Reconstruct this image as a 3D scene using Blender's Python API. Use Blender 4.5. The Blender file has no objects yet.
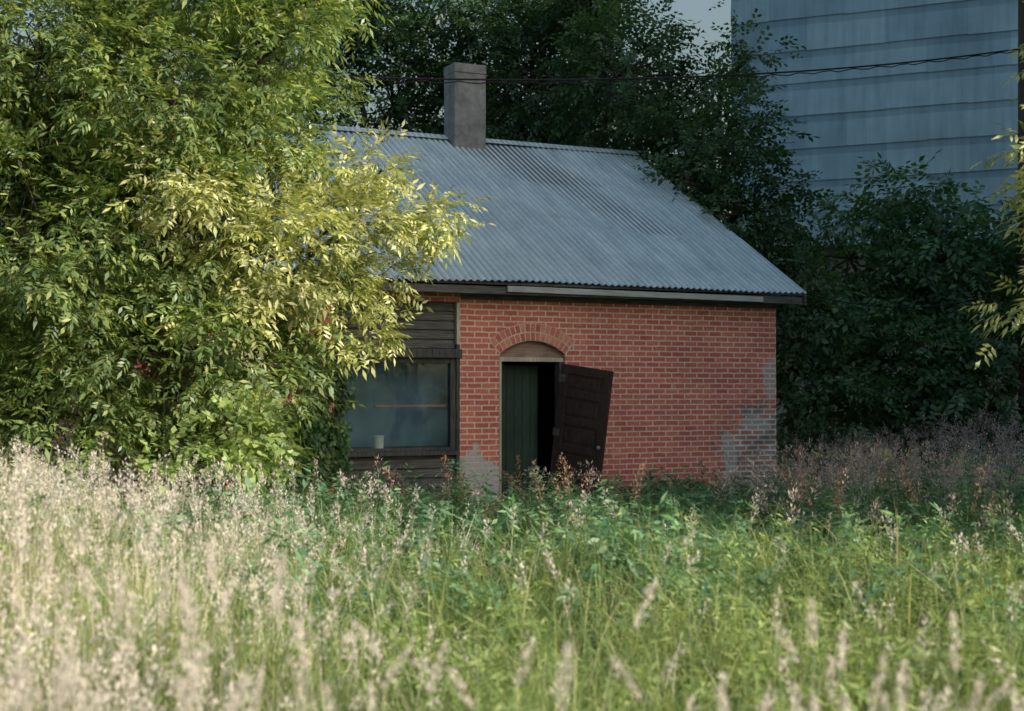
import bpy, math, random
import numpy as np
from mathutils import Vector
random.seed(4); RNG=np.random.default_rng(11)
sc=bpy.context.scene
sc.view_settings.view_transform='Standard'; sc.view_settings.look='None'; sc.view_settings.exposure=0
COL=sc.collection

# ------------------------------------------------------------------ helpers
def empty(name,loc=(0,0,0),rz=0):
    e=bpy.data.objects.new(name,None); COL.objects.link(e); e.location=loc; e.rotation_euler=(0,0,rz); e.empty_display_size=.2; return e
def link(name,me,mat,parent=None):
    o=bpy.data.objects.new(name,me); COL.objects.link(o)
    if mat: me.materials.append(mat)
    if parent: o.parent=parent
    return o
def mesh_np(name,V,F,mat,parent=None,smooth=False):
    V=np.asarray(V,dtype=np.float32).reshape(-1,3); F=np.asarray(F,dtype=np.int32)
    k=F.shape[1]
    me=bpy.data.meshes.new(name)
    me.vertices.add(len(V)); me.vertices.foreach_set('co',V.ravel())
    me.loops.add(F.size); me.loops.foreach_set('vertex_index',F.ravel())
    me.polygons.add(len(F)); me.polygons.foreach_set('loop_start',np.arange(0,F.size,k,dtype=np.int32))
    me.update(calc_edges=True); me.validate()
    if smooth: me.polygons.foreach_set('use_smooth',np.ones(len(F),dtype=bool))
    return link(name,me,mat,parent)
def mesh_py(name,V,F,mat,parent=None):
    me=bpy.data.meshes.new(name); me.from_pydata([tuple(v) for v in V],[],F); me.update(); return link(name,me,mat,parent)
class Boxes:
    def __init__(s): s.V=[];s.F=[]
    def box(s,x0,x1,y0,y1,z0,z1,fn=None):
        b=len(s.V)
        P=[(x0,y0,z0),(x1,y0,z0),(x1,y1,z0),(x0,y1,z0),(x0,y0,z1),(x1,y0,z1),(x1,y1,z1),(x0,y1,z1)]
        if fn: P=[fn(p) for p in P]
        s.V+=P
        s.F+=[tuple(b+i for i in f) for f in ((0,3,2,1),(4,5,6,7),(0,1,5,4),(1,2,6,5),(2,3,7,6),(3,0,4,7))]
        return s
    def make(s,name,mat,parent=None,bevel=0):
        o=mesh_py(name,s.V,s.F,mat,parent)
        if bevel:
            m=o.modifiers.new('b','BEVEL'); m.width=bevel; m.segments=2
        return o
def nrm(a): return a/np.maximum(np.linalg.norm(a,axis=-1,keepdims=True),1e-6)

# ------------------------------------------------------------------ materials
def newmat(name):
    m=bpy.data.materials.new(name); m.use_nodes=True
    nt=m.node_tree; nt.nodes.clear()
    out=nt.nodes.new('ShaderNodeOutputMaterial')
    return m,nt,out
def N(nt,t,**k):
    n=nt.nodes.new(t)
    for a,b in k.items(): setattr(n,a,b)
    return n
def L(nt,a,b): nt.links.new(a,b)
def ramp(nt,fac,stops,interp='LINEAR'):
    r=N(nt,'ShaderNodeValToRGB'); r.color_ramp.interpolation=interp
    e=r.color_ramp.elements
    while len(e)<len(stops): e.new(.5)
    for i,(p,c) in enumerate(stops):
        e[i].position=p; e[i].color=(c[0],c[1],c[2],1) if len(c)>1 else (c[0],c[0],c[0],1)
    L(nt,fac,r.inputs[0]); return r.outputs[0]
def noise(nt,scale,detail=4,vec=None,rough=.6,dist=0):
    n=N(nt,'ShaderNodeTexNoise'); n.inputs['Scale'].default_value=scale; n.inputs['Detail'].default_value=detail
    n.inputs['Roughness'].default_value=rough; n.inputs['Distortion'].default_value=dist
    if vec is not None: L(nt,vec,n.inputs['Vector'])
    return n.outputs[0]
def mix(nt,f,a,b,mode='MIX'):
    m=N(nt,'ShaderNodeMix',data_type='RGBA',blend_type=mode)
    for s,v in ((m.inputs[0],f),(m.inputs[6],a),(m.inputs[7],b)):
        if isinstance(v,bpy.types.NodeSocket): L(nt,v,s)
        elif isinstance(v,(int,float)): s.default_value=v
        else: s.default_value=(*v,1)
    return m.outputs[2]
def math_(nt,op,a,b=0,c=None,clamp=False):
    m=N(nt,'ShaderNodeMath',operation=op); m.use_clamp=clamp
    for i,v in enumerate((a,b,c)):
        if v is None: continue
        if isinstance(v,bpy.types.NodeSocket): L(nt,v,m.inputs[i])
        else: m.inputs[i].default_value=v
    return m.outputs[0]
def princ(nt,out,base,rough=.8,metal=0,bump=None,bs=.3,bd=.01,spec=.3):
    p=N(nt,'ShaderNodeBsdfPrincipled')
    if isinstance(base,bpy.types.NodeSocket): L(nt,base,p.inputs['Base Color'])
    else: p.inputs['Base Color'].default_value=(*base,1)
    if isinstance(rough,bpy.types.NodeSocket): L(nt,rough,p.inputs['Roughness'])
    else: p.inputs['Roughness'].default_value=rough
    p.inputs['Metallic'].default_value=metal; p.inputs['Specular IOR Level'].default_value=spec
    if bump is not None:
        b=N(nt,'ShaderNodeBump'); b.inputs['Strength'].default_value=bs; b.inputs['Distance'].default_value=bd
        L(nt,bump,b.inputs['Height']); L(nt,b.outputs[0],p.inputs['Normal'])
    L(nt,p.outputs[0],out.inputs[0]); return p
def objvec(nt): return N(nt,'ShaderNodeTexCoord').outputs['Object']

def leafmat(name,stops,trans=.4,tcol=(1.25,1.35,.6),gloss=.0,clump=1.3):
    m,nt,out=newmat(name)
    g=N(nt,'ShaderNodeNewGeometry')
    c=ramp(nt,g.outputs['Random Per Island'],stops)
    if clump:
        n=noise(nt,clump,1,g.outputs['Position'])
        k=ramp(nt,n,[(.3,(.7,)),(.7,(1.3,))]); c=mix(nt,1.0,c,k,'MULTIPLY')
    p=N(nt,'ShaderNodeBsdfDiffuse'); L(nt,c,p.inputs[0])
    t=N(nt,'ShaderNodeBsdfTranslucent'); tc=mix(nt,1.0,c,tcol,'MULTIPLY'); L(nt,tc,t.inputs[0])
    s=N(nt,'ShaderNodeMixShader'); s.inputs[0].default_value=trans
    L(nt,p.outputs[0],s.inputs[1]); L(nt,t.outputs[0],s.inputs[2])
    if gloss:
        gg=N(nt,'ShaderNodeBsdfGlossy'); gg.inputs['Roughness'].default_value=.45; gg.inputs[0].default_value=(.8,.85,.9,1)
        s2=N(nt,'ShaderNodeMixShader'); s2.inputs[0].default_value=gloss; L(nt,s.outputs[0],s2.inputs[1]); L(nt,gg.outputs[0],s2.inputs[2]); s=s2
    L(nt,s.outputs[0],out.inputs[0])
    return m
M_leafL=leafmat('leaf_boxelder',[(0,(.09,.16,.065)),(.5,(.17,.255,.085)),(.85,(.28,.35,.115)),(1,(.48,.5,.21))],.4,(1.8,1.65,.8),.05)
M_leafSunlit=leafmat('leaf_boxelder_sunlit',[(0,(.22,.28,.09)),(.35,(.42,.46,.15)),(.75,(.66,.65,.27)),(1,(.84,.8,.48))],.36,(1.15,1.15,.75),.05)  # sunlit brightness painted into the leaf colour of the bright clumps
M_leafD=leafmat('leaf_dark',[(0,(.03,.068,.036)),(.6,(.06,.13,.058)),(1,(.11,.19,.07))],.35,(1.3,1.4,.6),.04)
M_leafS=leafmat('leaf_shrub',[(0,(.05,.13,.06)),(.6,(.10,.21,.09)),(1,(.17,.29,.1))],.35,(1.3,1.4,.6),.05)
M_leafW=leafmat('leaf_weed',[(0,(.10,.21,.13)),(.6,(.18,.33,.18)),(1,(.30,.44,.22))],.4,(1.3,1.35,.75),.03)
M_leafY=leafmat('leaf_young',[(0,(.22,.32,.1)),(1,(.44,.52,.2))],.42,(1.3,1.3,.75),.03)
M_grass=leafmat('grass_green',[(0,(.12,.22,.1)),(.4,(.24,.33,.13)),(.8,(.38,.43,.18)),(.95,(.55,.51,.3)),(1,(.65,.6,.42))],.42,(1.3,1.3,.8),0,.8)
M_grassP=leafmat('grass_pale',[(0,(.3,.36,.16)),(.3,(.48,.49,.26)),(.65,(.74,.68,.5)),(1,(.84,.77,.64))],.42,(1.08,1.1,1.0),0,.8)
M_seed=leafmat('seed_head_tan',[(0,(.72,.62,.54)),(.5,(.84,.76,.68)),(1,(.88,.84,.78))],.42,(1.1,1.1,1.08),0,0)
M_seedR=leafmat('seed_head_rose',[(0,(.5,.37,.33)),(.5,(.72,.58,.52)),(1,(.86,.76,.7))],.4,(1.1,1.05,1),0,0)
M_dock=leafmat('seed_head_rust',[(0,(.34,.18,.12)),(1,(.6,.4,.3))],.3,(1.1,1.05,1),0,0)

def barkmat():
    m,nt,out=newmat('bark'); v=objvec(nt)
    mp=N(nt,'ShaderNodeMapping'); mp.inputs['Scale'].default_value=(9,9,1.6); L(nt,v,mp.inputs[0])
    n=noise(nt,2.5,6,mp.outputs[0]); c=ramp(nt,n,[(.3,(.03,.024,.02)),(.7,(.12,.1,.08))])
    princ(nt,out,c,.95,0,n,.8,.03); return m
M_bark=barkmat()

def brickmat(name,axis='X'):
    m,nt,out=newmat(name); v=objvec(nt)
    sp=N(nt,'ShaderNodeSeparateXYZ'); L(nt,v,sp.inputs[0])
    cb=N(nt,'ShaderNodeCombineXYZ'); L(nt,sp.outputs[0 if axis=='X' else 1],cb.inputs[0]); L(nt,sp.outputs[2],cb.inputs[1])
    wn=N(nt,'ShaderNodeTexNoise'); wn.inputs['Scale'].default_value=6; L(nt,cb.outputs[0],wn.inputs['Vector'])
    ws=N(nt,'ShaderNodeVectorMath',operation='SCALE'); ws.inputs['Scale'].default_value=.014
    sb=N(nt,'ShaderNodeVectorMath',operation='SUBTRACT'); L(nt,wn.outputs[1],sb.inputs[0]); sb.inputs[1].default_value=(.5,.5,.5)
    L(nt,sb.outputs[0],ws.inputs[0])
    ad=N(nt,'ShaderNodeVectorMath',operation='ADD'); L(nt,cb.outputs[0],ad.inputs[0]); L(nt,ws.outputs[0],ad.inputs[1])
    def brick(c1,c2,mo,ms=.008):
        b=N(nt,'ShaderNodeTexBrick'); L(nt,ad.outputs[0],b.inputs['Vector'])
        b.inputs['Scale'].default_value=1; b.inputs['Brick Width'].default_value=.215; b.inputs['Row Height'].default_value=.076
        b.inputs['Mortar Size'].default_value=ms; b.inputs['Mortar Smooth'].default_value=.25; b.inputs['Bias'].default_value=-.1
        b.inputs['Color1'].default_value=(*c1,1); b.inputs['Color2'].default_value=(*c2,1); b.inputs['Mortar'].default_value=(*mo,1)
        return b
    b=brick((.86,.29,.22),(.64,.18,.15),(.92,.75,.69),.0105)
    b2=brick((.52,.25,.2),(.33,.33,.38),(.78,.78,.8),.016)
    n1=noise(nt,1.1,5,cb.outputs[0]); n2=noise(nt,22,5,cb.outputs[0]); n3=noise(nt,3.5,6,cb.outputs[0])
    c=mix(nt,1.0,b.outputs[0],ramp(nt,n1,[(.3,(.78,.78,.8)),(.7,(1.06,1.06,1.06))]),'MULTIPLY')
    c=mix(nt,1.0,c,ramp(nt,n2,[(.3,(.78,.76,.75)),(.7,(1.08,1.08,1.08))]),'MULTIPLY')
    c=mix(nt,ramp(nt,n3,[(.6,(0,)),(.74,(.5,))]),c,(.8,.56,.48))
    def blob(cx,cz,rx,rz,amp=1.5):
        dx=math_(nt,'DIVIDE',math_(nt,'SUBTRACT',sp.outputs[0],cx),rx); dz=math_(nt,'DIVIDE',math_(nt,'SUBTRACT',sp.outputs[2],cz),rz)
        d=math_(nt,'SQRT',math_(nt,'ADD',math_(nt,'MULTIPLY',dx,dx),math_(nt,'MULTIPLY',dz,dz)))
        d=math_(nt,'ADD',d,math_(nt,'MULTIPLY',math_(nt,'SUBTRACT',n3,.5),amp))
        return ramp(nt,d,[(.88,(1,)),(1.0,(0,))])
    bumpx=b.outputs['Fac']
    if axis=='X':
        dm=blob(5.0,.8,.95,.8)
        c=mix(nt,dm,c,mix(nt,1.0,b2.outputs[0],ramp(nt,n3,[(.35,(.55,)),(.6,(1.1,))]),'MULTIPLY'))
        cem=mix(nt,n2,(.46,.5,.56),(.72,.74,.77))
        cemb=mix(nt,.55,cem,b2.outputs[0]); cemd=mix(nt,.12,cem,b2.outputs[0])
        for a in ((5.08,2.0,.17,.36),(4.78,1.3,.28,.13),(4.32,.9,.13,.36)):
            f=blob(*a); c=mix(nt,math_(nt,'MULTIPLY',f,.85),c,cemb)
        c=mix(nt,math_(nt,'MULTIPLY',blob(.25,.42,.46,.6),.9),c,cemd)
    ft=ramp(nt,math_(nt,'ADD',sp.outputs[2],math_(nt,'MULTIPLY',n1,.5)),[(.3,(.75,.72,.7)),(.8,(1,1,1))])
    c=mix(nt,1.0,c,ft,'MULTIPLY')
    hgt=math_(nt,'SUBTRACT',math_(nt,'MULTIPLY',n2,.35),bumpx)
    if axis=='X': hgt=math_(nt,'SUBTRACT',hgt,math_(nt,'MULTIPLY',dm,math_(nt,'MULTIPLY',n3,3.5)))
    princ(nt,out,c,.9,0,hgt,.6,.007,.2); return m
M_brick=brickmat('brick_red','X'); M_brickY=brickmat('brick_red_side','Y')
def vouss():
    m,nt,out=newmat('arch_brick'); g=N(nt,'ShaderNodeNewGeometry')
    c=ramp(nt,g.outputs['Random Per Island'],[(0,(.58,.17,.14)),(.6,(.8,.28,.21)),(1,(.8,.38,.3))])
    n=noise(nt,25,5,g.outputs['Position']); c=mix(nt,1.0,c,ramp(nt,n,[(.3,(.75,)),(.7,(1.1,))]),'MULTIPLY')
    princ(nt,out,c,.9,0,n,.5,.006,.2); return m
M_vou=vouss()
def simple(name,c1,c2,scale=6,rough=.8,metal=0,stretch=(1,1,1),bs=.3,bd=.006,spec=.3):
    m,nt,out=newmat(name); v=objvec(nt); mp=N(nt,'ShaderNodeMapping'); mp.inputs['Scale'].default_value=stretch; L(nt,v,mp.inputs[0])
    n=noise(nt,scale,7,mp.outputs[0],.65); n2=noise(nt,1.3,3,v)
    c=ramp(nt,n,[(.3,c1),(.72,c2)]); c=mix(nt,1.0,c,ramp(nt,n2,[(.3,(.7,)),(.7,(1.2,))]),'MULTIPLY')
    princ(nt,out,c,rough,metal,n,bs,bd,spec); return m
M_mortar=simple('mortar',(.65,.52,.47),(.85,.7,.64),20)
M_wood=simple('weathered_wood',(.035,.037,.043),(.22,.225,.24),5,.85,0,(.9,8,14),.5)
M_woodV=simple('weathered_wood_vertical',(.03,.032,.038),(.16,.165,.18),5,.85,0,(14,8,.9),.5)
M_woodP=simple('pale_board',(.42,.38,.33),(.76,.7,.62),5,.8,0,(12,8,1),.4)
M_fascia=simple('fascia_board',(.3,.34,.38),(.6,.66,.7),4,.75,0,(.7,6,14),.4)
M_tan=simple('transom_board',(.24,.16,.13),(.5,.38,.33),5,.85,0,(1,8,10),.5)
M_door=simple('door_paint',(.03,.019,.021),(.11,.078,.085),6,.4,0,(10,8,1),.5,.004,.5)
M_green=simple('green_paint',(.02,.042,.038),(.06,.1,.09),6,.6,0,(10,8,1),.4)
M_conc=simple('chimney_stucco',(.19,.195,.21),(.37,.375,.39),7,.95,0,(1,1,1),.6,.02)
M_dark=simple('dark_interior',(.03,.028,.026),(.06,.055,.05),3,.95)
M_white=simple('white_enamel',(.8,.8,.79),(.88,.88,.87),3,.35)
M_red=simple('red_reflection',(.4,.17,.15),(.6,.26,.24),5,.7,0,(1,5,10))  # colour of a reddish reflection in the window
M_cloth=simple('window_drape',(.06,.12,.19),(.15,.24,.35),2.2,.8,0,(1.2,1,.6))  # blue of the reflected sky put into the drape colour
M_rubber=simple('cable',(.01,.01,.01),(.03,.03,.03),3,.7)
M_pole=simple('pole_wood',(.06,.04,.035),(.17,.12,.1),5,.9,0,(12,12,.8),.6)

PITCH=.102
def roofmat():
    m,nt,out=newmat('corrugated_galvanised'); v=objvec(nt)
    n=noise(nt,1.2,6,v); n2=noise(nt,14,5,v)
    mp=N(nt,'ShaderNodeMapping'); mp.inputs['Scale'].default_value=(9,.7,.7); L(nt,v,mp.inputs[0]); st=noise(nt,1.3,5,mp.outputs[0])
    c=ramp(nt,n,[(.3,(.48,.62,.68)),(.7,(.64,.78,.83))])
    c=mix(nt,1.0,c,ramp(nt,st,[(.3,(.76,.78,.8)),(.65,(1.06,1.06,1.06))]),'MULTIPLY')
    # valleys of the corrugation darkened in the colour to draw out its shading
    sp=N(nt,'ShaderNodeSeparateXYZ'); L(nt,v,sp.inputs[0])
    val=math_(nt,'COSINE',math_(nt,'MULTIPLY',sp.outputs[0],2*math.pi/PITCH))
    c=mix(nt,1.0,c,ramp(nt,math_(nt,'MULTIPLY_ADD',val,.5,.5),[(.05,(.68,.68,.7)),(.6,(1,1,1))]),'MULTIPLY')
    c=mix(nt,ramp(nt,noise(nt,2.6,7,v),[(.64,(0,)),(.76,(.6,))]),c,(.3,.19,.14))
    c=mix(nt,1.0,c,ramp(nt,n2,[(.3,(.88,)),(.7,(1.06,))]),'MULTIPLY')
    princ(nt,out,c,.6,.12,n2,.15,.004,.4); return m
M_roof=roofmat()
def sheetmat():
    m,nt,out=newmat('elevator_sheet_metal'); v=objvec(nt); g=N(nt,'ShaderNodeNewGeometry')
    c=ramp(nt,g.outputs['Random Per Island'],[(0,(.14,.27,.41)),(1,(.19,.34,.49))])
    n=noise(nt,.5,6,v); n2=noise(nt,5,6,v)
    mp=N(nt,'ShaderNodeMapping'); mp.inputs['Scale'].default_value=(3,1,.25); L(nt,v,mp.inputs[0]); st=noise(nt,1.5,5,mp.outputs[0])
    c=mix(nt,1.0,c,ramp(nt,n,[(.3,(.78,)),(.7,(1.12,))]),'MULTIPLY')
    c=mix(nt,1.0,c,ramp(nt,st,[(.35,(.82,.82,.84)),(.65,(1.08,1.06,1.04))]),'MULTIPLY')
    princ(nt,out,c,.6,.1,n2,.2,.01,.3); return m
M_sheet=sheetmat()
def groundmat():
    m,nt,out=newmat('ground_soil'); v=objvec(nt)
    n=noise(nt,.8,8,v); n2=noise(nt,9,6,v)
    c=ramp(nt,n,[(.35,(.07,.1,.04)),(.6,(.12,.14,.06)),(.75,(.2,.18,.1))])
    c=mix(nt,1.0,c,ramp(nt,n2,[(.3,(.6,)),(.7,(1.3,))]),'MULTIPLY')
    princ(nt,out,c,.95,0,n2,.8,.05,.1); return m
M_ground=groundmat()
def glassmat():
    m,nt,out=newmat('old_window_glass'); v=objvec(nt)
    n=noise(nt,1.6,3,v)
    b=N(nt,'ShaderNodeBump'); b.inputs['Strength'].default_value=.2; b.inputs['Distance'].default_value=.03; L(nt,n,b.inputs['Height'])
    gl=N(nt,'ShaderNodeBsdfGlossy'); gl.inputs['Roughness'].default_value=.04; gl.inputs[0].default_value=(.55,.8,1,1); L(nt,b.outputs[0],gl.inputs['Normal'])
    df=N(nt,'ShaderNodeBsdfDiffuse'); df.inputs[0].default_value=(.16,.3,.46,1)  # blue film painted in place of sky reflected in the pane
    tr=N(nt,'ShaderNodeBsdfTransparent'); tr.inputs[0].default_value=(.88,.95,1,1)
    a=N(nt,'ShaderNodeMixShader'); L(nt,ramp(nt,noise(nt,2.5,5,v),[(.3,(.05,)),(.75,(.3,))]),a.inputs[0]); L(nt,tr.outputs[0],a.inputs[1]); L(nt,df.outputs[0],a.inputs[2])
    s=N(nt,'ShaderNodeMixShader'); s.inputs[0].default_value=.10; L(nt,a.outputs[0],s.inputs[1]); L(nt,gl.outputs[0],s.inputs[2])
    L(nt,s.outputs[0],out.inputs[0]); return m
M_glass=glassmat()

# ------------------------------------------------------------------ terrain
HX,HY,HA=-0.695,19.0,math.radians(26)
ca,sa=math.cos(HA),math.sin(HA)
def sm(x,a,b):
    t=np.clip((x-a)/(b-a),0,1); return t*t*(3-2*t)
def gh(x,y):
    x=np.asarray(x,dtype=float); y=np.asarray(y,dtype=float)
    g=.05*np.sin(x*1.1+y*.6)+.04*np.sin(x*.5-y*1.3+1)
    g+=.42*(1-sm(x,-4.0,-.8))*sm(y,5.5,8.5)*(1-sm(y,11.5,14.5))
    g+=.25*sm(x,4.0,7.5)*sm(y,15,21)*(1-sm(y,24,30))
    g-=.25*(1-sm(y,2,6.5))
    return g-.03
def hnoise(x,y): return (np.sin(x*1.7+1.3*np.sin(y*.9))+np.sin(y*2.1+1.1*np.sin(x*1.3+2))+.6*np.sin(x*4.3+y*3.1))/2.6
xs=np.concatenate([[-300,-150,-80,-50,-35],np.linspace(-25,25,101),[35,50,80,150,300]]); ys=np.concatenate([[-200,-80,-30,-10],np.linspace(-3,45,97),[55,70,100,160,300,600]])
X,Y=np.meshgrid(xs,ys); Z=gh(X,Y)*np.where((np.abs(X)<30)&(Y<50),1,.0)
V=np.stack([X,Y,Z],-1).reshape(-1,3); nx=len(xs); ny=len(ys)
ii,jj=np.meshgrid(np.arange(nx-1),np.arange(ny-1)); b=(jj*nx+ii).ravel()
mesh_np('ground',V,np.stack([b,b+1,b+nx+1,b+nx],-1),M_ground,smooth=True)

# ------------------------------------------------------------------ house
house=empty('brick_house',(HX,HY,0),HA)
U0,U1,V1,WT=-4.3,5.165,9.26,3.16
DL,DR=.59,1.59; DC=(DL+DR)/2; R=.784; CZ=1.696; SPR=2.30
W=Boxes(); T=.3
W.box(U0,-1.76,0,T,-.3,WT); W.box(0,DL,0,T,-.3,WT); W.box(DR,U1,0,T,-.3,WT)
n=14
for i in range(n):
    a=DL+(DR-DL)*i/n; c=DL+(DR-DL)*(i+1)/n
    za=CZ+math.sqrt(R*R-(a-DC)**2); zb=CZ+math.sqrt(R*R-(c-DC)**2)
    b0=len(W.V)
    W.V+=[(a,0,za),(c,0,zb),(c,T,zb),(a,T,za),(a,0,WT),(c,0,WT),(c,T,WT),(a,T,WT)]
    W.F+=[tuple(b0+k for k in f) for f in ((0,3,2,1),(0,1,5,4),(2,3,7,6),(4,5,6,7))]
W.box(-1.76,0,0,T,2.98,WT)
W.make('front_wall',M_brick,house)
RZ=6.03; MID=V1/2
for nm,u0,u1 in (('gable_wall_right',U1-T,U1),('gable_wall_left',U0,U0+T)):
    Vv=[]; pr=[(T+.002,-.3),(V1-T-.002,-.3),(V1-T-.002,WT+.1),(MID,RZ-.1),(T+.002,WT+.1)]
    for u in (u0,u1): Vv+=[(u,p[0],p[1]) for p in pr]
    mesh_py(nm,Vv,[(4,3,2,1,0),(5,6,7,8,9)]+[(i,(i+1)%5,5+(i+1)%5,5+i) for i in range(5)],M_brickY,house)
Boxes().box(U0,U1,V1-T,V1,-.3,WT).make('back_wall',M_brick,house)
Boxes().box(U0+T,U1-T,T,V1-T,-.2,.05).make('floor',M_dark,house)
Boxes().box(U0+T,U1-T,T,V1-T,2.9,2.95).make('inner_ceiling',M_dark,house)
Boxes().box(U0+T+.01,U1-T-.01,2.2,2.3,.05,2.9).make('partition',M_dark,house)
def arcpt(r,a,y): return (DC+r*math.sin(a),y,CZ+r*math.cos(a))
A=math.asin(.5/R)
vb=Boxes()
for ring,(r0,r1) in enumerate(((R+.004,R+.108),(R+.126,R+.232))):
    nb=15 if ring==0 else 17
    for i in range(nb):
        a0=-A+2*A*(i+.11)/nb; a1=-A+2*A*(i+.89)/nb
        yo=-.010-random.random()*.003
        b0=len(vb.V)
        vb.V+=[arcpt(r0,a0,yo),arcpt(r0,a1,yo),arcpt(r1,a1,yo),arcpt(r1,a0,yo),arcpt(r0,a0,.05),arcpt(r0,a1,.05),arcpt(r1,a1,.05),arcpt(r1,a0,.05)]
        vb.F+=[tuple(b0+k for k in f) for f in ((0,1,2,3),(4,7,6,5),(0,4,5,1),(1,5,6,2),(2,6,7,3),(3,7,4,0))]
vb.make('door_arch',M_vou,house,.003)
mb=Boxes(); K=16
for i in range(K):
    a0=-A*1.02+2.04*A*i/K; a1=-A*1.02+2.04*A*(i+1)/K; b0=len(mb.V)
    mb.V+=[arcpt(R-.002,a0,-.007),arcpt(R-.002,a1,-.007),arcpt(R+.24,a1,-.007),arcpt(R+.24,a0,-.007)]; mb.F.append((b0,b0+1,b0+2,b0+3))
mb.make('arch_mortar',M_mortar,house)
fr=Boxes(); fr.box(DL+.003,DL+.06,.05,.2,0,2.19); fr.box(DR-.06,DR-.003,.05,.2,0,2.19); fr.make('door_jambs',M_woodV,house,.004)
Boxes().box(DL-.012,DL+.02,-.012,.045,.3,2.25).make('door_edge_strip',M_woodP,house,.003)
Boxes().box(DL+.003,DR-.003,.04,.2,2.192,2.25).make('door_lintel',M_woodP,house,.004)
tp=[(DL+.004,2.252)]+[(DC+(R-.006)*math.sin(a),CZ+(R-.006)*math.cos(a)) for a in np.linspace(-A*.985,A*.985,14)]+[(DR-.004,2.252)]
nn=len(tp); mesh_py('transom_panel',[(p[0],.08,p[1]) for p in tp]+[(p[0],.12,p[1]) for p in tp],[tuple(range(nn)),tuple(range(2*nn-1,nn-1,-1))]+[(i,nn+i,nn+(i+1)%nn,(i+1)%nn) for i in range(nn)],M_tan,house)
Boxes().box(DL,DR,-.1,.3,-.1,.12).make('door_step',M_conc,house,.01)
gd=Boxes()
for i in range(5): gd.box(i*.145,i*.145+.137,0,.03,.12,2.15)
gd.box(0,.72,.03,.05,.5,.62); gd.box(0,.72,.03,.05,1.7,1.82)
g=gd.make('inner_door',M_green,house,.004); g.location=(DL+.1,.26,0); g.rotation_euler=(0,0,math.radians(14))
dd=Boxes(); w,h=.84,1.98; st=.12
dd.box(0,st,-.022,.022,-h,0); dd.box(w-st,w,-.022,.022,-h,0)
rails=[(-h,-h+.2),(-h*.79,-h*.79+.1),(-h*.6,-h*.6+.1),(-h*.41,-h*.41+.1),(-h*.22,-h*.22+.1),(-.12,0)]
for a,b_ in rails: dd.box(st,w-st,-.020,.020,a,b_)
for k in range(5):
    z0=rails[k][1]; z1=rails[k+1][0]; dd.box(st-.002,w-st+.002,-.002,.002,z0-.002,z1+.002)
    dd.box(st+.045,w-st-.045,-.013,.013,z0+.045,z1-.045)
leaf=dd.make('door_leaf',M_door,house,.006)
leaf.rotation_mode='XYZ'; leaf.location=(DR-.05,-.03,2.17); leaf.rotation_euler=(0,math.radians(8),math.radians(-64))
hb=Boxes()
for zz in (-.25,-1.0,-1.7): hb.box(-.012,.09,-.027,-.0225,zz,zz+.1); hb.box(-.02,.006,-.03,.0,zz-.005,zz+.105)
hb.make('hinges',M_wood,leaf,.002)
bpy.ops.mesh.primitive_uv_sphere_add(segments=12,ring_count=8,radius=.028,location=(w-.06,-.05,-1.05)); k=bpy.context.object; k.name='door_knob'; k.data.materials.append(M_conc); k.parent=leaf
bs=Boxes()
def clap(z0,z1,hh=.125):
    z=z0
    while z<z1-.01:
        t=min(z+hh,z1); b0=len(bs.V)
        j=random.uniform(-.006,.006); x0,x1=-1.70,-.052
        bs.V+=[(x0,.045+j,z),(x1,.045-j,z),(x1,.078,t+.01),(x0,.078,t+.01),(x0,.1,z),(x1,.1,z)]
        bs.F+=[(b0,b0+1,b0+2,b0+3),(b0,b0+4,b0+5,b0+1)]
        z=t
clap(-.1,.93); clap(2.36,3.0)
bs.make('clapboards',M_wood,house)
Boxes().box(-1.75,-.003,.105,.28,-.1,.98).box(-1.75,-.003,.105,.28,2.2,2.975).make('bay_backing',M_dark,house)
wf=Boxes()
wf.box(-1.755,-1.702,.0,.1,-.1,2.975); wf.box(-.05,-.003,.0,.1,-.1,2.4)
wf.box(-1.78,.02,-.03,.1,2.23,2.35)
wf.box(-1.70,-.052,-.02,.1,.94,1.0)
wf.box(-1.70,-1.62,.02,.1,1.002,2.228); wf.box(-.13,-.053,.02,.1,1.002,2.228)
wf.box(-1.618,-.132,.03,.1,2.16,2.228); wf.box(-1.618,-.132,.03,.1,1.002,1.04)
wf.make('window_frame',M_woodV,house,.004)
Boxes().box(-.05,-.003,-.01,.1,2.41,2.975).make('corner_board',M_woodP,house,.004)
mesh_py('window_glass',[(-1.62,.07,1.03),(-.13,.07,1.03),(-.13,.07,2.17),(-1.62,.07,2.17)],[(0,1,2,3)],M_glass,house)
dv=[];df=[];nn=60
for i in range(nn+1):
    u=-1.75+1.75*i/nn; vv=.42+.012*math.sin(i*.5)+.01*math.sin(i*.23)
    dv+=[(u,vv,1.05),(u,vv,2.6)]
for i in range(nn): df.append((2*i,2*i+2,2*i+3,2*i+1))
mesh_py('window_drape',dv,df,M_cloth,house)
Boxes().box(-1.15,-.15,.14,.2,1.58,1.61).make('reflection_bar',M_red,house)  # red bar standing in for a reddish reflection in the pane
Boxes().box(-1.7,-.06,.11,.34,.99,1.03).make('inner_sill',M_wood,house)
bm_v=[];bm_f=[]
prof=[(0,0),(.06,0),(.067,.01),(.07,.14),(.075,.145),(.077,.17),(.055,.178),(0,.178)]
S=20
for r,z in prof:
    for k_ in range(S): a=2*math.pi*k_/S; bm_v.append((r*math.cos(a),r*math.sin(a),z))
for i in range(len(prof)-1):
    for k_ in range(S): bm_f.append((i*S+k_,i*S+(k_+1)%S,(i+1)*S+(k_+1)%S,(i+1)*S+k_))
j=mesh_py('white_jar',bm_v,bm_f,M_white,house); j.location=(-1.10,.155,1.031)
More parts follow.
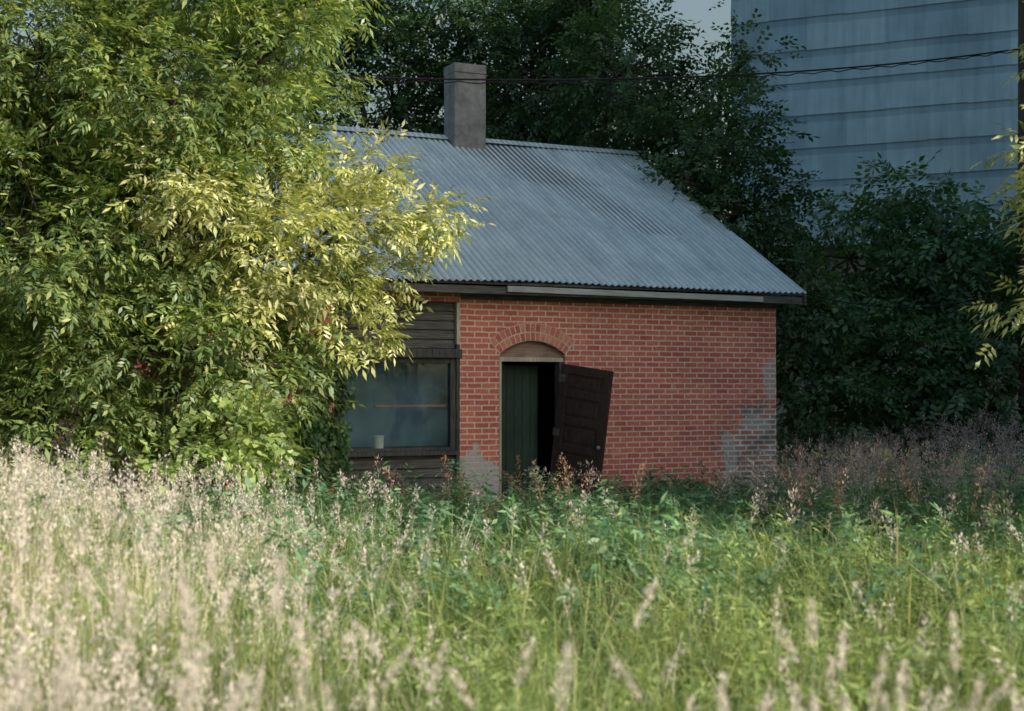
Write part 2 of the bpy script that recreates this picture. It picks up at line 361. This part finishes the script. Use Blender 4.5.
# roof
RU0,RU1=U0-.32,5.486
EV,EZ=-.35,3.24; RV,RZ2=4.63,6.08
def corr(name,v0,z0,v1,z1,lo):
    pitch=PITCH; n=int((RU1-RU0)/pitch*8); us=np.linspace(RU0,RU1,n+1)
    rows=24
    d=np.array([v1-v0,z1-z0]); Ln=np.linalg.norm(d); d/=Ln; nr=np.array([-d[1],d[0]])
    if nr[1]<0: nr=-nr
    Vt=[]
    fr_=np.sort(np.concatenate([np.linspace(0,1,rows+1),[.345,.35,.675,.68]])); rows=len(fr_)-1
    edge=np.array([.018*math.sin(int(u/.66)*7.3) for u in us])
    for r,f in enumerate(fr_):
        off=.015*np.cos(us*2*math.pi/pitch)+.012*np.sin(us*.9+f*3)+.008*np.sin(us*2.3+f*5)
        off=off+(.008 if f<.347 else (.0 if f<.677 else -.008))
        s=f*Ln+(edge if r==0 else 0)
        v=v0+d[0]*s+nr[0]*off; z=z0+d[1]*s+nr[1]*off
        Vt.append(np.stack([us,v,z],-1))
    Vt=np.array(Vt); m=len(us)
    ii,jj=np.meshgrid(np.arange(m-1),np.arange(rows)); b=(jj*m+ii).ravel()
    mesh_np(name,Vt.reshape(-1,3),np.stack([b,b+1,b+m+1,b+m],-1),M_roof,house,True)
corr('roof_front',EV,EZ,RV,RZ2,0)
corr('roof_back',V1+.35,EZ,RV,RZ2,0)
rc=Boxes()
rc.V=[(RU0-.02,RV-.16,RZ2-.065),(RU1+.02,RV-.16,RZ2-.065),(RU1+.02,RV,RZ2+.035),(RU0-.02,RV,RZ2+.035),(RU0-.02,RV+.16,RZ2-.065),(RU1+.02,RV+.16,RZ2-.065)]; rc.F=[(0,1,2,3),(3,2,5,4)]
rc.make('ridge_cap',M_roof,house)
sl=(RZ2-EZ)/(RV-EV)
def rz(v): return (EZ+(v-EV)*sl if v<=RV else RZ2-(v-RV)*sl)
for va,vb_ in ((EV+.05,RV),(RV,V1+.3)):
    vs=[(u,v,rz(v)-t) for u in (RU0+.04,RU1-.04) for v in (va,vb_) for t in (.03,.06)]
    mesh_py('roof_deck',vs,[(0,4,6,2),(1,3,7,5),(0,1,5,4),(2,6,7,3),(0,2,3,1),(4,5,7,6)],M_wood,house)
for nm,u0,u1 in (('rake_board',RU1-.036,RU1-.006),('rake_board_left',RU0+.006,RU0+.036)):
    for va,vb_ in ((EV+.02,RV),(RV,V1+.33)):
        vs=[(u,v,rz(v)-t) for u in (u0,u1) for v in (va,vb_) for t in (.025,.19)]
        mesh_py(nm,vs,[(0,4,6,2),(1,3,7,5),(0,1,5,4),(2,6,7,3),(0,2,3,1),(4,5,7,6)],M_wood,house)
Boxes().box(RU0+.05,RU1-.05,EV+.06,EV+.09,3.08,3.185).make('fascia',M_wood,house,.003)
Boxes().box(.55,4.7,EV+.02,EV+.055,3.115,3.195,lambda p:(p[0],p[1],p[2]-.006*(p[0]-.5))).make('pale_fascia_strip',M_fascia,house,.004)
Boxes().box(RU0+.05,RU1-.05,EV+.095,-.003,3.10,3.125).make('soffit',M_wood,house)
Boxes().box(0.01,U1,-.035,-.003,3.02,3.098).make('frieze_board',M_wood,house,.003)
ch=Boxes(); cu,cv=2.08,4.5
ch.box(cu-.29,cu+.29,cv-.23,cv+.23,5.6,7.12); ch.make('chimney',M_conc,house,.015)
Boxes().box(cu-.295,cu+.295,cv-.235,cv+.235,7.122,7.28).make('chimney_cap',M_conc,house,.015)
Boxes().box(cu-.2,cu+.2,cv-.14,cv+.14,7.282,7.30).make('chimney_flue',M_dark,house)

# ------------------------------------------------------------------ grain elevator, plus an added shadow caster
def elevator(loc,rot,LEN,DEP,EH,B0,roofrise):
    el=empty('grain_elevator',loc,rot)
    for nm,ln,fn,flip in (('metal_sheets',LEN,lambda a,o,z:(a,-o,z),0),('metal_sheets_side',DEP,lambda a,o,z:(-o,a,z),1)):
        Vs=[];Fs=[];z=B0;r=0
        while z<EH:
            t=min(z+1.02,EH); x=-(r%2)*1.2
            while x<ln:
                a=max(x,0); b_=min(x+2.4,ln)
                if b_>a:
                    k_=len(Vs); j1=random.uniform(-.015,.015); j2=random.uniform(-.015,.015)
                    Vs+=[fn(a+.002,.04,z-.04+j1),fn(b_-.002,.04,z-.04+j2),fn(b_-.002,.012,t),fn(a+.002,.012,t)]; Fs.append((k_,k_+1,k_+2,k_+3) if not flip else (k_,k_+3,k_+2,k_+1))
                x+=2.4
            z=t; r+=1
        mesh_py(nm,Vs,Fs,M_sheet,el)
    Boxes().box(0,LEN,0,DEP,B0,EH).make('crib_walls',M_sheet,el)
    Boxes().box(.3,LEN-.3,.4,DEP-.4,-.5,B0-.002).make('base_walls',M_wood,el)
    mesh_py('gable_roof',[(-.3,-.3,EH+.02),(LEN+.3,-.3,EH+.02),(LEN+.3,DEP/2,EH+roofrise),(-.3,DEP/2,EH+roofrise),(-.3,DEP+.3,EH+.02),(LEN+.3,DEP+.3,EH+.02)],[(0,1,2,3),(3,2,5,4),(0,3,4),(1,5,2)],M_roof,el)
elevator((7.0,45,0),math.radians(-24.2),30,14,26,6.3,3)
# second elevator, added unseen right of the view to cast shadow over the house
elevator((12.2,10.2,0),0,9,17,15.5,.5,1.2)

# ------------------------------------------------------------------ vegetation tools
def tube(pts,rad,sides=7):
    pts=np.array(pts,dtype=float); V=[];F=[]
    for i,p in enumerate(pts):
        t=nrm(pts[min(i+1,len(pts)-1)]-pts[max(i-1,0)])
        a=nrm(np.cross(t,[.3,.9,.2])); b=np.cross(t,a)
        for k in range(sides):
            th=2*math.pi*k/sides; V.append(p+rad[i]*(math.cos(th)*a+math.sin(th)*b))
    for i in range(len(pts)-1):
        for k in range(sides): F.append((i*sides+k,i*sides+(k+1)%sides,(i+1)*sides+(k+1)%sides,(i+1)*sides+k))
    return V,F
def limbpts(a,b,n=6,wob=.12,sag=.0):
    a=np.array(a,float);b=np.array(b,float); L_=np.linalg.norm(b-a); P=[]
    ph=RNG.uniform(0,6,3)
    for i in range(n+1):
        t=i/n; p=a+(b-a)*t; p=p+wob*L_*.3*math.sin(t*math.pi)*np.array([math.sin(ph[0]+t*5),math.sin(ph[1]+t*4),.7*math.sin(ph[2]+t*4)])
        p[2]+=sag*L_*math.sin(t*math.pi); P.append(p)
    return P
def leaflet(base,dr,nr,l,w,fold=.15):
    base=np.array(base);dr=nrm(np.array(dr,float));sd=nrm(np.cross(nr,dr)); up=np.array(nr,float)
    return [base,base+dr*l*.45+sd*w*.5+up*w*fold,base+dr*l,base+dr*l*.45-sd*w*.5+up*w*fold]
def tmpl_pinnate(n=7,L_=.24,ll=.10,lw=.034,seed=0):
    r=random.Random(seed);T=[]
    k=(n-1)//2
    for i in range(k):
        x=L_*(.3+.65*i/k)
        for s in (-1,1): T+=leaflet((x,0,-.12*x),(.6,s*1.0,-.35+r.uniform(-.3,.2)),nrm(np.array([r.uniform(-.4,.4),r.uniform(-.4,.4),1])),ll*r.uniform(.8,1.1),lw)
    T+=leaflet((L_,0,-.12*L_),(1,0,-.4),(0,0,1),ll*1.2,lw*1.15)
    return np.array(T)
def tmpl_cluster(n=7,L_=.3,ll=.1,lw=.06,seed=0):
    r=random.Random(seed);T=[]
    for i in range(n):
        x=L_*i/n; s=1 if i%2 else -1
        T+=leaflet((x,s*.01,-.1*x),(r.uniform(.2,.9),s*r.uniform(.5,1),r.uniform(-.7,.2)),nrm(np.array([r.uniform(-.5,.5),r.uniform(-.5,.5),1])),ll*r.uniform(.7,1.15),lw*r.uniform(.8,1.1))
    return np.array(T)
def spray(P,D,S,Ts):
    VV=[];n=len(P); idx=RNG.integers(0,len(Ts),n)
    for t,T in enumerate(Ts):
        m=idx==t
        p=P[m];d=nrm(D[m]);s=S[m]
        zr=np.stack([RNG.normal(0,.5,len(p)),RNG.normal(0,.5,len(p)),np.ones(len(p))],-1)
        z=nrm(zr-(zr*d).sum(-1,keepdims=True)*d); y=np.cross(z,d)
        V=p[:,None,:]+s[:,None,None]*(T[None,:,0:1]*d[:,None,:]+T[None,:,1:2]*y[:,None,:]+T[None,:,2:3]*z[:,None,:])
        VV.append(V.reshape(-1,3))
    V=np.concatenate(VV); F=np.arange(len(V)).reshape(-1,4); return V,F
def crown(lobes,nsub,nper,sig,droop=.35,keep=None):
    P=[];D=[];C=[]
    for (cx,cy,cz,rx,ry,rz_) in lobes:
        vol=(rx*ry*rz_)**(2/3); k=max(4,int(nsub*vol))
        u=nrm(RNG.normal(size=(k,3))); rr=RNG.uniform(.35,1.0,k)**.6
        c=np.array([cx,cy,cz])+u*rr[:,None]*np.array([rx,ry,rz_])
        for i in range(k):
            n_=max(3,int(nper*RNG.uniform(.5,1.4)))
            sg=sig*RNG.uniform(.7,1.3)
            q=RNG.normal(size=(n_,3))*sg*np.array([1,1,.65])
            P.append(c[i]+q); D.append(nrm(q)+.7*u[i]+np.array([0,0,-droop])+RNG.normal(0,.3,(n_,3))); C.append((np.array([cx,cy,cz]),c[i]))
    P=np.concatenate(P);D=np.concatenate(D)
    if keep is not None:
        m=keep(P); P=P[m];D=D[m]
    return P,D,C
def inhouse(P,mar=.05):
    dx=P[:,0]-HX;dy=P[:,1]-HY; u=dx*ca+dy*sa; v=-dx*sa+dy*ca
    rzv=np.where(v<RV,EZ+(v-EV)*sl,RZ2-(v-RV)*sl)
    wall=(u>U0-mar)&(u<U1+mar)&(v>-mar)&(v<V1+mar)&(P[:,2]<3.3)
    roof=(u>RU0-.05)&(u<RU1+.05)&(v>EV-.1)&(v<V1+.4)&(P[:,2]<rzv+.10)&(P[:,2]>3.0)
    return wall|roof
def tree(name,base,forks,lobes,Ts,mat,nsub,nper,sig,sc_=(.8,1.25),r0=.2,droop=.35,twigs=True,lr=.5):
    e=empty(name,base); bs=np.array(base,float)
    P,D,C=crown(lobes,nsub,nper,sig,droop,lambda P:~inhouse(P)&(P[:,2]>.15))
    S=RNG.uniform(sc_[0],sc_[1],len(P)); V,F=spray(P,D,S,Ts)
    mesh_np('crown',V-bs,F,mat,e)
    TV=[];TF=[]
    def add(pts,rad,sides=7):
        v,f=tube(pts,rad,sides); o=len(TV); TV.extend(v); TF.extend([tuple(o+i for i in q) for q in f])
    ft=np.array(forks,float)
    for i,f in enumerate(ft):
        add(limbpts(bs-np.array([0,0,.3])+np.array([.08*i,0,0]),f,8,.3),np.linspace(r0,r0*.55,9),9)
    done={}
    for lc,c in C:
        key=tuple(lc)
        if key not in done:
            f=ft[np.argmin(((ft-lc)**2).sum(1))]; add(limbpts(f,lc,6,.5,.05),np.linspace(r0*lr,r0*.16,7),6); done[key]=1
        if twigs and RNG.uniform()<.6: add(limbpts(lc,c,3,.4),np.linspace(r0*.1,r0*.03,4),4)
    mesh_np('trunk',np.array(TV)-bs,np.array(TF),M_bark,e,True)
    return e
T_pin=[tmpl_pinnate(7,.19,.095,.031,s) for s in range(4)]+[tmpl_pinnate(5,.16,.105,.034,s) for s in range(2)]
T_elm=[tmpl_cluster(8,.34,.12,.07,s) for s in range(5)]
T_big=[tmpl_cluster(8,.5,.18,.10,s) for s in range(5)]+[tmpl_pinnate(9,.5,.17,.06,s) for s in range(3)]

tree('box_elder_tree',(-5.0,15.9,0),[(-4.8,15.9,2.2),(-4.3,16,2.4),(-5.5,15.8,2.6)],[
 (-2.75,15.6,4.6,.75,.6,.6),(-3.6,14.8,2.2,1.05,.8,1.0),(-3.6,14.9,3.5,1.0,.7,.9),(-2.8,15.6,1.9,.45,.4,.75),(-2.45,15.8,2.4,.4,.35,.4),(-3.1,15.7,1.0,.6,.4,.55),
 (-2.7,15.5,3.3,.75,.5,.6),(-4.9,14.6,3.3,1.2,1,1.1),(-4.8,14.7,1.6,1.1,.8,1.0),
 (-3.7,15.0,4.9,1.15,1,.85),(-2.7,15.6,5.5,.75,.9,.75),(-5,15,5.3,1.3,1.0,1.2),(-3.5,15.4,6.7,1.4,1.2,1.0),(-2.3,16.0,6.5,.6,.8,.6),
 (-6.3,15.1,4.5,1.3,1.3,1.5),(-6.3,14.8,2,1.2,1,1.2),(-5,15.6,8.2,1.6,1.5,1.1),(-4.6,16.2,4.2,1.5,.7,2.2)],
 T_pin,M_leafL,44,36,.16,(.8,1.3),.13,.25,True,.35)
# box elder clumps over the eave, their sunlit brightness put into the leaf colour
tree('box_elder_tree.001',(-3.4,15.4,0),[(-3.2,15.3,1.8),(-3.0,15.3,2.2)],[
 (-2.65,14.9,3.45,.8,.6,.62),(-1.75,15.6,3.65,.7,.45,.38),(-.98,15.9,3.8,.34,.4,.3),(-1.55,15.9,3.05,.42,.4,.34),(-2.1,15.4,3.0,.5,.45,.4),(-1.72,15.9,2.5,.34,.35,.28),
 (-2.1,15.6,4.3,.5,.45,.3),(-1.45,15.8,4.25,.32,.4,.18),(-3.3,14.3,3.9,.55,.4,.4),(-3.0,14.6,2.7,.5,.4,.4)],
 T_pin,M_leafSunlit,42,32,.14,(.75,1.25),.06,.15,True,.5)
tree('elm_tree',(4.6,28.2,0),[(4.4,27.8,4.2),(3.4,27.6,5)],[
 (3.4,24.9,6.0,1.1,1.0,.95),(4.3,25.2,5.0,.9,1,.9),(2.1,26.3,7.7,1.3,1.3,1.3),(3.7,27,7.0,.95,1.2,.8),(.8,29,8.2,1.8,1.8,1.8),
 (3.0,24.0,5.3,.55,.5,.45),(3.55,23.6,4.7,.5,.5,.5),(4.3,24.2,3.9,.7,.7,.9),(1.5,28.5,10.0,1.0,1.6,1.1),(2.6,29,5.5,1.8,1.2,1.8),(4.5,27.5,8.2,.4,.5,.7)],
 T_elm,M_leafD,28,15,.24,(.8,1.3),.2)
tree('elm_tree.001',(-1.2,31.5,0),[(-1.2,31.3,4.5),(0,31.2,5)],[
 (-2.6,31,8,2.1,1.8,2),(0,31,8.6,2.1,1.8,2.1),(1.7,31.5,7.3,1.7,1.7,2),(-1,30.3,10.8,2.3,2,1.8),(1.6,31,10.9,1.0,1.6,1.2),(-2,31.5,5.5,2,1.6,1.6),(-4.4,30.5,9.6,1.8,1.6,2.2)],
 T_elm,M_leafD,18,16,.3,(.9,1.5),.24)
tree('elm_tree.002',(-7.5,30,0),[(-7.3,30,4),(-6.5,30,4.6)],[
 (-7.5,29.5,8,2.4,2,2.4),(-5.6,29.8,6.5,2,1.8,2),(-9.6,29,5.5,2.4,2,2.6),(-6.5,30,10.6,2.5,2,1.8),(-11.5,28,4,2,2,3),(-9,28,2.3,2.5,1.6,1.8)],
 T_elm,M_leafD,15,15,.32,(1,1.6),.24)
tree('mulberry_thicket',(7.6,27.5,0),[(7.0,27.3,2.0),(8.6,27.2,2.2),(9.8,27.3,2)],[
 (6.4,27,4.3,1.4,1.2,1.2),(8.1,26.6,4.3,1.2,1.2,1.2),(9.7,27,3.9,1.2,1.2,1.0),(6.3,26,2.2,1.6,1.1,1.4),(8.5,25.8,2.1,1.6,1.1,1.4),(10.5,26,2.2,1.6,1.1,1.5),
 (5.3,25.3,3.3,.9,.9,1.0),(5.1,24.6,1.5,.9,.8,1.0),(12.3,28.5,3.5,1.6,1.0,1.8),(7.3,26.8,5.3,.7,.7,.6),(9.4,26.6,4.8,.6,.6,.4)],
 T_big,M_leafS,26,14,.3,(.7,1.15),.14,.6)
tree('ash_tree',(6.6,11.6,0),[(6.3,11.6,2),(6.8,11.6,2.4)],[(4.82,12.0,3.9,.55,.6,.6),(4.75,12.1,2.6,.45,.5,.5),(4.82,12.0,3.2,.4,.5,.4),(5.4,11.9,4.6,.7,.8,.6),(6.6,12.2,3.6,.9,.9,.8),(6.7,11.8,5.0,1.0,.9,.8),(7.0,10.8,3.3,1.1,1.0,.9),(6.5,10.0,2.1,.9,.9,.7)],  # lobes beyond the right edge are added to shade the meadow
 T_pin,M_leafSunlit,34,24,.16,(.8,1.2),.11,.25)
tree('maple_sapling',(-2.9,14.0,0),[(-2.85,14.0,.8)],[(-2.7,13.9,1.4,.4,.35,.4),(-3.15,13.8,1.15,.4,.3,.3)],[tmpl_cluster(5,.16,.10,.085,s) for s in range(4)],M_leafY,56,14,.14,(.7,1.1),.02,.2)
u=RNG.uniform(-4.2,-1.6,4200); z=RNG.beta(1.3,2.0,4200)*3.0; kp=(hnoise(u*3,z*3)+RNG.normal(0,.25,4200)>-.25+.25*(z-1))
u=u[kp];z=z[kp]; v=-RNG.uniform(.03,.14,len(u)); P=np.stack([HX+u*ca-v*sa,HY+u*sa+v*ca,z],-1)
D=np.stack([RNG.normal(0,.5,len(u))+.3,RNG.normal(0,.3,len(u))-.3,-np.ones(len(u))],-1)
V,F=spray(P,D,RNG.uniform(.4,.8,len(u)),[tmpl_cluster(5,.16,.12,.1,s) for s in range(3)]); mesh_np('climbing_vine',V,F,M_leafW)

lob=[]
for i in range(46):
    a=-1.25+2.5*i/45; d=RNG.uniform(75,95); lob.append((d*math.sin(a),d*math.cos(a),RNG.uniform(2.5,5),5,4,RNG.uniform(3.5,5.5)))
P,D,C=crown(lob,1.8,16,1.1); P[:,2]=np.maximum(P[:,2],.2)
V,F=spray(P,D,RNG.uniform(3,5,len(P)),T_elm); mesh_np('distant_trees',V,F,M_leafD)

# ------------------------------------------------------------------ grass
def inhouse2(x,y,mar=.12):
    dx=x-HX;dy=y-HY; u=dx*ca+dy*sa; v=-dx*sa+dy*ca
    return (u>U0-mar)&(u<U1+mar)&(v>-mar)&(v<V1+mar)
def nearwall(x,y):
    dx=x-HX;dy=y-HY; u=dx*ca+dy*sa; v=-dx*sa+dy*ca
    return 1-.28*sm(v,-4.5,-1.0)*(1-sm(u,U1,U1+1.2))*sm(u,-2.5,0)
def wedge(n,y0,y1,half,power=1.0,xoff=0):
    y=y0+(y1-y0)*RNG.uniform(0,1,n)**power; x=RNG.uniform(-1,1,n)*(y*half+1.2)+xoff
    m=~inhouse2(x,y); return x[m],y[m]
def blades(x,y,H,w,lean=.35,S=3,z0=None):
    n=len(x); az=RNG.uniform(0,2*math.pi,n); ln=RNG.uniform(.05,1,n)*lean*1.6
    H=H*nearwall(x,y)
    zb=gh(x,y) if z0 is None else z0
    t=np.linspace(0,1,S+1)
    dirx=np.cos(az);diry=np.sin(az)
    hor=(H*ln)[:,None]*t[None]**2.0; ver=H[:,None]*(t[None]-.28*ln[:,None]*t[None]**3)
    cx=x[:,None]+dirx[:,None]*hor; cy=y[:,None]+diry[:,None]*hor; cz=zb[:,None]+ver-.02
    a2=az+math.pi/2+RNG.normal(0,.6,n); wx=np.cos(a2);wy=np.sin(a2)
    wt=(w[:,None]*.5)*(1-t[None]**1.6*.92)
    A_=np.stack([cx-wx[:,None]*wt,cy-wy[:,None]*wt,cz],-1);B_=np.stack([cx+wx[:,None]*wt,cy+wy[:,None]*wt,cz],-1)
    V=np.stack([A_,B_],2).reshape(n,-1,3)
    base=(np.arange(n)*(2*(S+1)))[:,None]+2*np.arange(S)[None]
    F=np.stack([base,base+1,base+3,base+2],-1).reshape(-1,4)
    tip=np.stack([cx[:,-1],cy[:,-1],cz[:,-1]],-1); td=nrm(tip-np.stack([cx[:,-2],cy[:,-2],cz[:,-2]],-1))
    return V.reshape(-1,3),F,tip,td
def clusterize(x,y,s):
    n=len(x); k=max(1,n//14); id_=RNG.integers(0,k,n); return x[id_]+RNG.normal(0,s,n),y[id_]+RNG.normal(0,s,n)
def tuftH(x,y,k=6.0):
    """per-patch height variation so the meadow is not one level"""
    h=np.sin(np.floor(x*2.2+.8*np.sin(y))*12.9898+np.floor(y*1.7+.8*np.sin(x))*78.233)*43758.5453
    return h-np.floor(h)
def join(parts):
    V=[];F=[];o=0
    for v,f in parts: V.append(v);F.append(f+o);o+=len(v)
    return np.concatenate(V),np.concatenate(F)
parts=[]
x,y=wedge(54000,4.2,17.5,.40,1.1); x,y=clusterize(x,y,.08); m=~inhouse2(x,y); x=x[m];y=y[m]
H=(.40+.18*hnoise(x,y)+.24*tuftH(x,y))*RNG.uniform(.55,1.4,len(x)); parts.append(blades(x,y,H,RNG.uniform(.008,.017,len(x)),.5)[:2])
x,y=wedge(28000,15,32,.42,1.0); x,y=clusterize(x,y,.1); m=~inhouse2(x,y); x=x[m];y=y[m]
H=(.48+.15*hnoise(x,y))*RNG.uniform(.5,1.3,len(x)); parts.append(blades(x,y,H,RNG.uniform(.015,.028,len(x)),.4,3)[:2])
x,y=wedge(3600,6.0,11.5,.3,1.0,.3); x,y=clusterize(x,y,.1)
H=RNG.uniform(.6,1.1,len(x)); parts.append(blades(x,y,H,RNG.uniform(.010,.019,len(x)),.95,5)[:2])
V,F=join(parts); mesh_np('meadow_grass',V,F,M_grass)
x,y=wedge(42000,4.0,13.0,.42,1.2); pr=.09+.88*(1-sm(x,-3.0,-.2)); m=RNG.uniform(0,1,len(x))<pr; x=x[m];y=y[m]; x,y=clusterize(x,y,.08)
H=(.60+.16*hnoise(x*1.3,y)+.14*tuftH(x,y))*RNG.uniform(.6,1.25,len(x)); V,F,_,_=blades(x,y,H,RNG.uniform(.006,.013,len(x)),.4); mesh_np('dry_grass',V,F,M_grassP)
def seedheads(x,y,H,hl,nsp,size,lean=.22,spread=.035):
    V,F,tip,td=blades(x,y,H,np.full(len(x),.0045),lean,6)
    n=len(x); t=RNG.uniform(0,1,(n,nsp))
    pos=tip[:,None,:]-td[:,None,:]*((1-t)*hl[:,None])[...,None]
    prof=np.sin(np.clip(1-t,0,1)*2.6+.25)*spread
    off=RNG.normal(0,1,(n,nsp,3)); off=nrm(off)*prof[...,None]*RNG.uniform(.2,1.2,(n,nsp,1)); pos=pos+off
    dr=nrm(td[:,None,:]*1.1+nrm(off+1e-5)*.7+np.array([0,0,-.15]))
    P=pos.reshape(-1,3);D=dr.reshape(-1,3)
    sp_=np.array(leaflet((0,0,0),(1,0,0),(0,0,1),1.0,.36,.3))
    V2,F2=spray(P,D,RNG.uniform(.7,1.3,len(P))*size,[sp_])
    return join([(V,F),(V2,F2)])
x,y=wedge(5400,4.3,13,.42,1.15); pr=.03+.92*(1-sm(x,-2.8,-.2)); m=RNG.uniform(0,1,len(x))<pr; x=x[m];y=y[m]
H=(.88+.14*hnoise(x,y)+.08*tuftH(x,y))*RNG.uniform(.72,1.18,len(x)); pa=[seedheads(x,y,H,RNG.uniform(.12,.22,len(x)),32,.026)]
# tall brome right by the camera: thick in the left and right corners, a few stems in the middle
cx_=np.concatenate([RNG.choice(np.array([-1.45,-1.2,-.95,-.75]),48),RNG.choice(np.array([-.42,-.12,.02]),12),RNG.choice(np.array([.72,.9,1.08,1.25,1.45]),50)]); nn=len(cx_)
x=cx_+RNG.normal(0,.08,nn); y=RNG.uniform(3.3,4.8,nn)
H=RNG.uniform(1.0,1.42,nn)*np.where(cx_>.4,.93,1); pa.append(seedheads(x,y,H,RNG.uniform(.14,.2,nn),100,.018,.28,.016))
V,F=join(pa); mesh_np('brome_grass',V,F,M_seed)
x,y=wedge(4400,11,25,.42,.9); pr=.05+.95*sm(x/np.maximum(y,1),.13,.2)*sm(y,13,16); m=RNG.uniform(0,1,len(x))<pr; x=x[m];y=y[m]
H=(1.08+.14*hnoise(x,y))*RNG.uniform(.75,1.15,len(x)); V,F=seedheads(x,y,H,RNG.uniform(.2,.32,len(x)),36,.036,.25,.07); mesh_np('redtop_grass',V,F,M_seedR)
cx_=RNG.choice(np.array([.35,.55,1.0,2.9,3.2,3.3,-.6,4.3]),44); x=cx_+RNG.normal(0,.16,44); y=RNG.uniform(12.5,17,44); m=~inhouse2(x,y); x=x[m];y=y[m]
V,F=seedheads(x,y,RNG.uniform(.95,1.3,len(x)),RNG.uniform(.3,.45,len(x)),70,.03,.3,.06); mesh_np('curly_dock',V,F,M_dock)
def weeds(name,x,y,H,nl,Ts,mat,sc_):
    V,F,tip,td=blades(x,y,H,np.full(len(x),.008),.2,3)
    n=len(x); t=RNG.uniform(.15,1,(n,nl)); b=np.stack([x,y,gh(x,y)],-1)
    pos=b[:,None,:]*(1-t[...,None])+tip[:,None,:]*t[...,None]; pos=pos+RNG.normal(0,.02,pos.shape)
    az=RNG.uniform(0,6.28,(n,nl)); D=np.stack([np.cos(az),np.sin(az),RNG.normal(.25,.35,(n,nl))],-1)
    S=RNG.uniform(sc_[0],sc_[1],(n,nl))*(1.15-.5*t)
    V2,F2=spray(pos.reshape(-1,3),D.reshape(-1,3),S.ravel(),Ts); V,F=join([(V,F),(V2,F2)]); mesh_np(name,V,F,mat)
T_w=[tmpl_cluster(4,.15,.14,.045,s) for s in range(4)]+[tmpl_cluster(3,.1,.14,.06,s) for s in range(3)]
x,y=wedge(5400,8.6,21,.4,.75); m=RNG.uniform(0,1,len(x))<(.35+.65*(hnoise(x*.8+3,y*.8)>-.1))*(.3+.7*sm(x,-3.5,-1.2)); x=x[m];y=y[m]
H=(.58+.16*hnoise(x,y)+.26*tuftH(x,y))*RNG.uniform(.6,1.3,len(x)); weeds('broadleaf_weeds',x,y,H,12,T_w,M_leafW,(.6,1.4))
x,y=wedge(1900,5.5,12,.38,1); m=RNG.uniform(0,1,len(x))<.2+.6*sm(x,-1.4,0.0); x=x[m];y=y[m]
H=(.5+.12*hnoise(x,y)+.3*tuftH(x,y))*RNG.uniform(.6,1.3,len(x)); weeds('goldenrod_plants',x,y,H,15,[tmpl_cluster(4,.1,.10,.024,s) for s in range(4)],M_leafY,(.7,1.2))

# ------------------------------------------------------------------ pole and wires
pole=empty('utility_pole',(9.42,26,0))
V,F=tube([(0,0,-.3),(0,0,4),(.02,0,8),(.02,0,10.6)],[.17,.15,.13,.11],14); mesh_np('shaft',V,F,M_pole,pole,True)
Boxes().box(-1.1,1.1,-.05,.05,9.9,10.02).make('crossarm',M_pole,pole,.005)
ins=Boxes()
for xx in (-1,-.5,.5,1): ins.box(xx-.04,xx+.04,-.04,.04,10.022,10.14)
ins.make('insulators',M_white,pole,.02)
def wire(name,a,b,sag,r,n=60,tw=0):
    a=np.array(a,float);b=np.array(b,float); pts=[]
    for i in range(n+1):
        t=i/n; p=a+(b-a)*t; p[2]-=4*sag*t*(1-t); p=p+tw*np.array([0,math.sin(i*1.9),math.cos(i*1.9)]); pts.append(p)
    V,F=tube(pts,[r]*(n+1),6); mesh_np(name,V,F,M_rubber,None,True)
wire('power_line',(9.3,25.9,8.05),(-9,16,5.9),.58,.014)
wire('power_line.001',(9.3,25.9,8.02),(-9,16,5.87),.595,.009,120,.018)
wire('service_cable',(9.3,25.9,3.75),(4.2,21.2,3.3),.35,.008)

# ------------------------------------------------------------------ light, sky, camera
AZ=math.radians(117); EL=math.radians(28)
w_=bpy.data.worlds.new('World'); sc.world=w_; w_.use_nodes=True; nt=w_.node_tree
bg=nt.nodes['Background']; sk=nt.nodes.new('ShaderNodeTexSky'); sk.sky_type='NISHITA'; sk.sun_disc=False
sk.sun_elevation=EL; sk.sun_rotation=AZ; sk.air_density=1.8; sk.dust_density=6.0; sk.ozone_density=3.0
nt.links.new(sk.outputs[0],bg.inputs[0]); bg.inputs[1].default_value=.15
sd=bpy.data.lights.new('Sun','SUN'); sd.energy=5; sd.angle=math.radians(.5); sd.color=(1,.95,.84)
so=bpy.data.objects.new('Sun',sd); COL.objects.link(so)
s=Vector((math.cos(EL)*math.sin(AZ),math.cos(EL)*math.cos(AZ),math.sin(EL)))
so.rotation_euler=s.to_track_quat('Z','Y').to_euler(); so.location=(20,20,30)
cd=bpy.data.cameras.new('Camera'); cam=bpy.data.objects.new('Camera',cd); COL.objects.link(cam); sc.camera=cam
cd.lens=50; cd.sensor_width=36; cd.clip_end=2000; cd.clip_start=.1
cam.location=(0,0,1.8); cam.rotation_euler=(math.radians(90+1.4),0,0)
cd.dof.use_dof=True; cd.dof.focus_distance=19.5; cd.dof.aperture_fstop=2.0
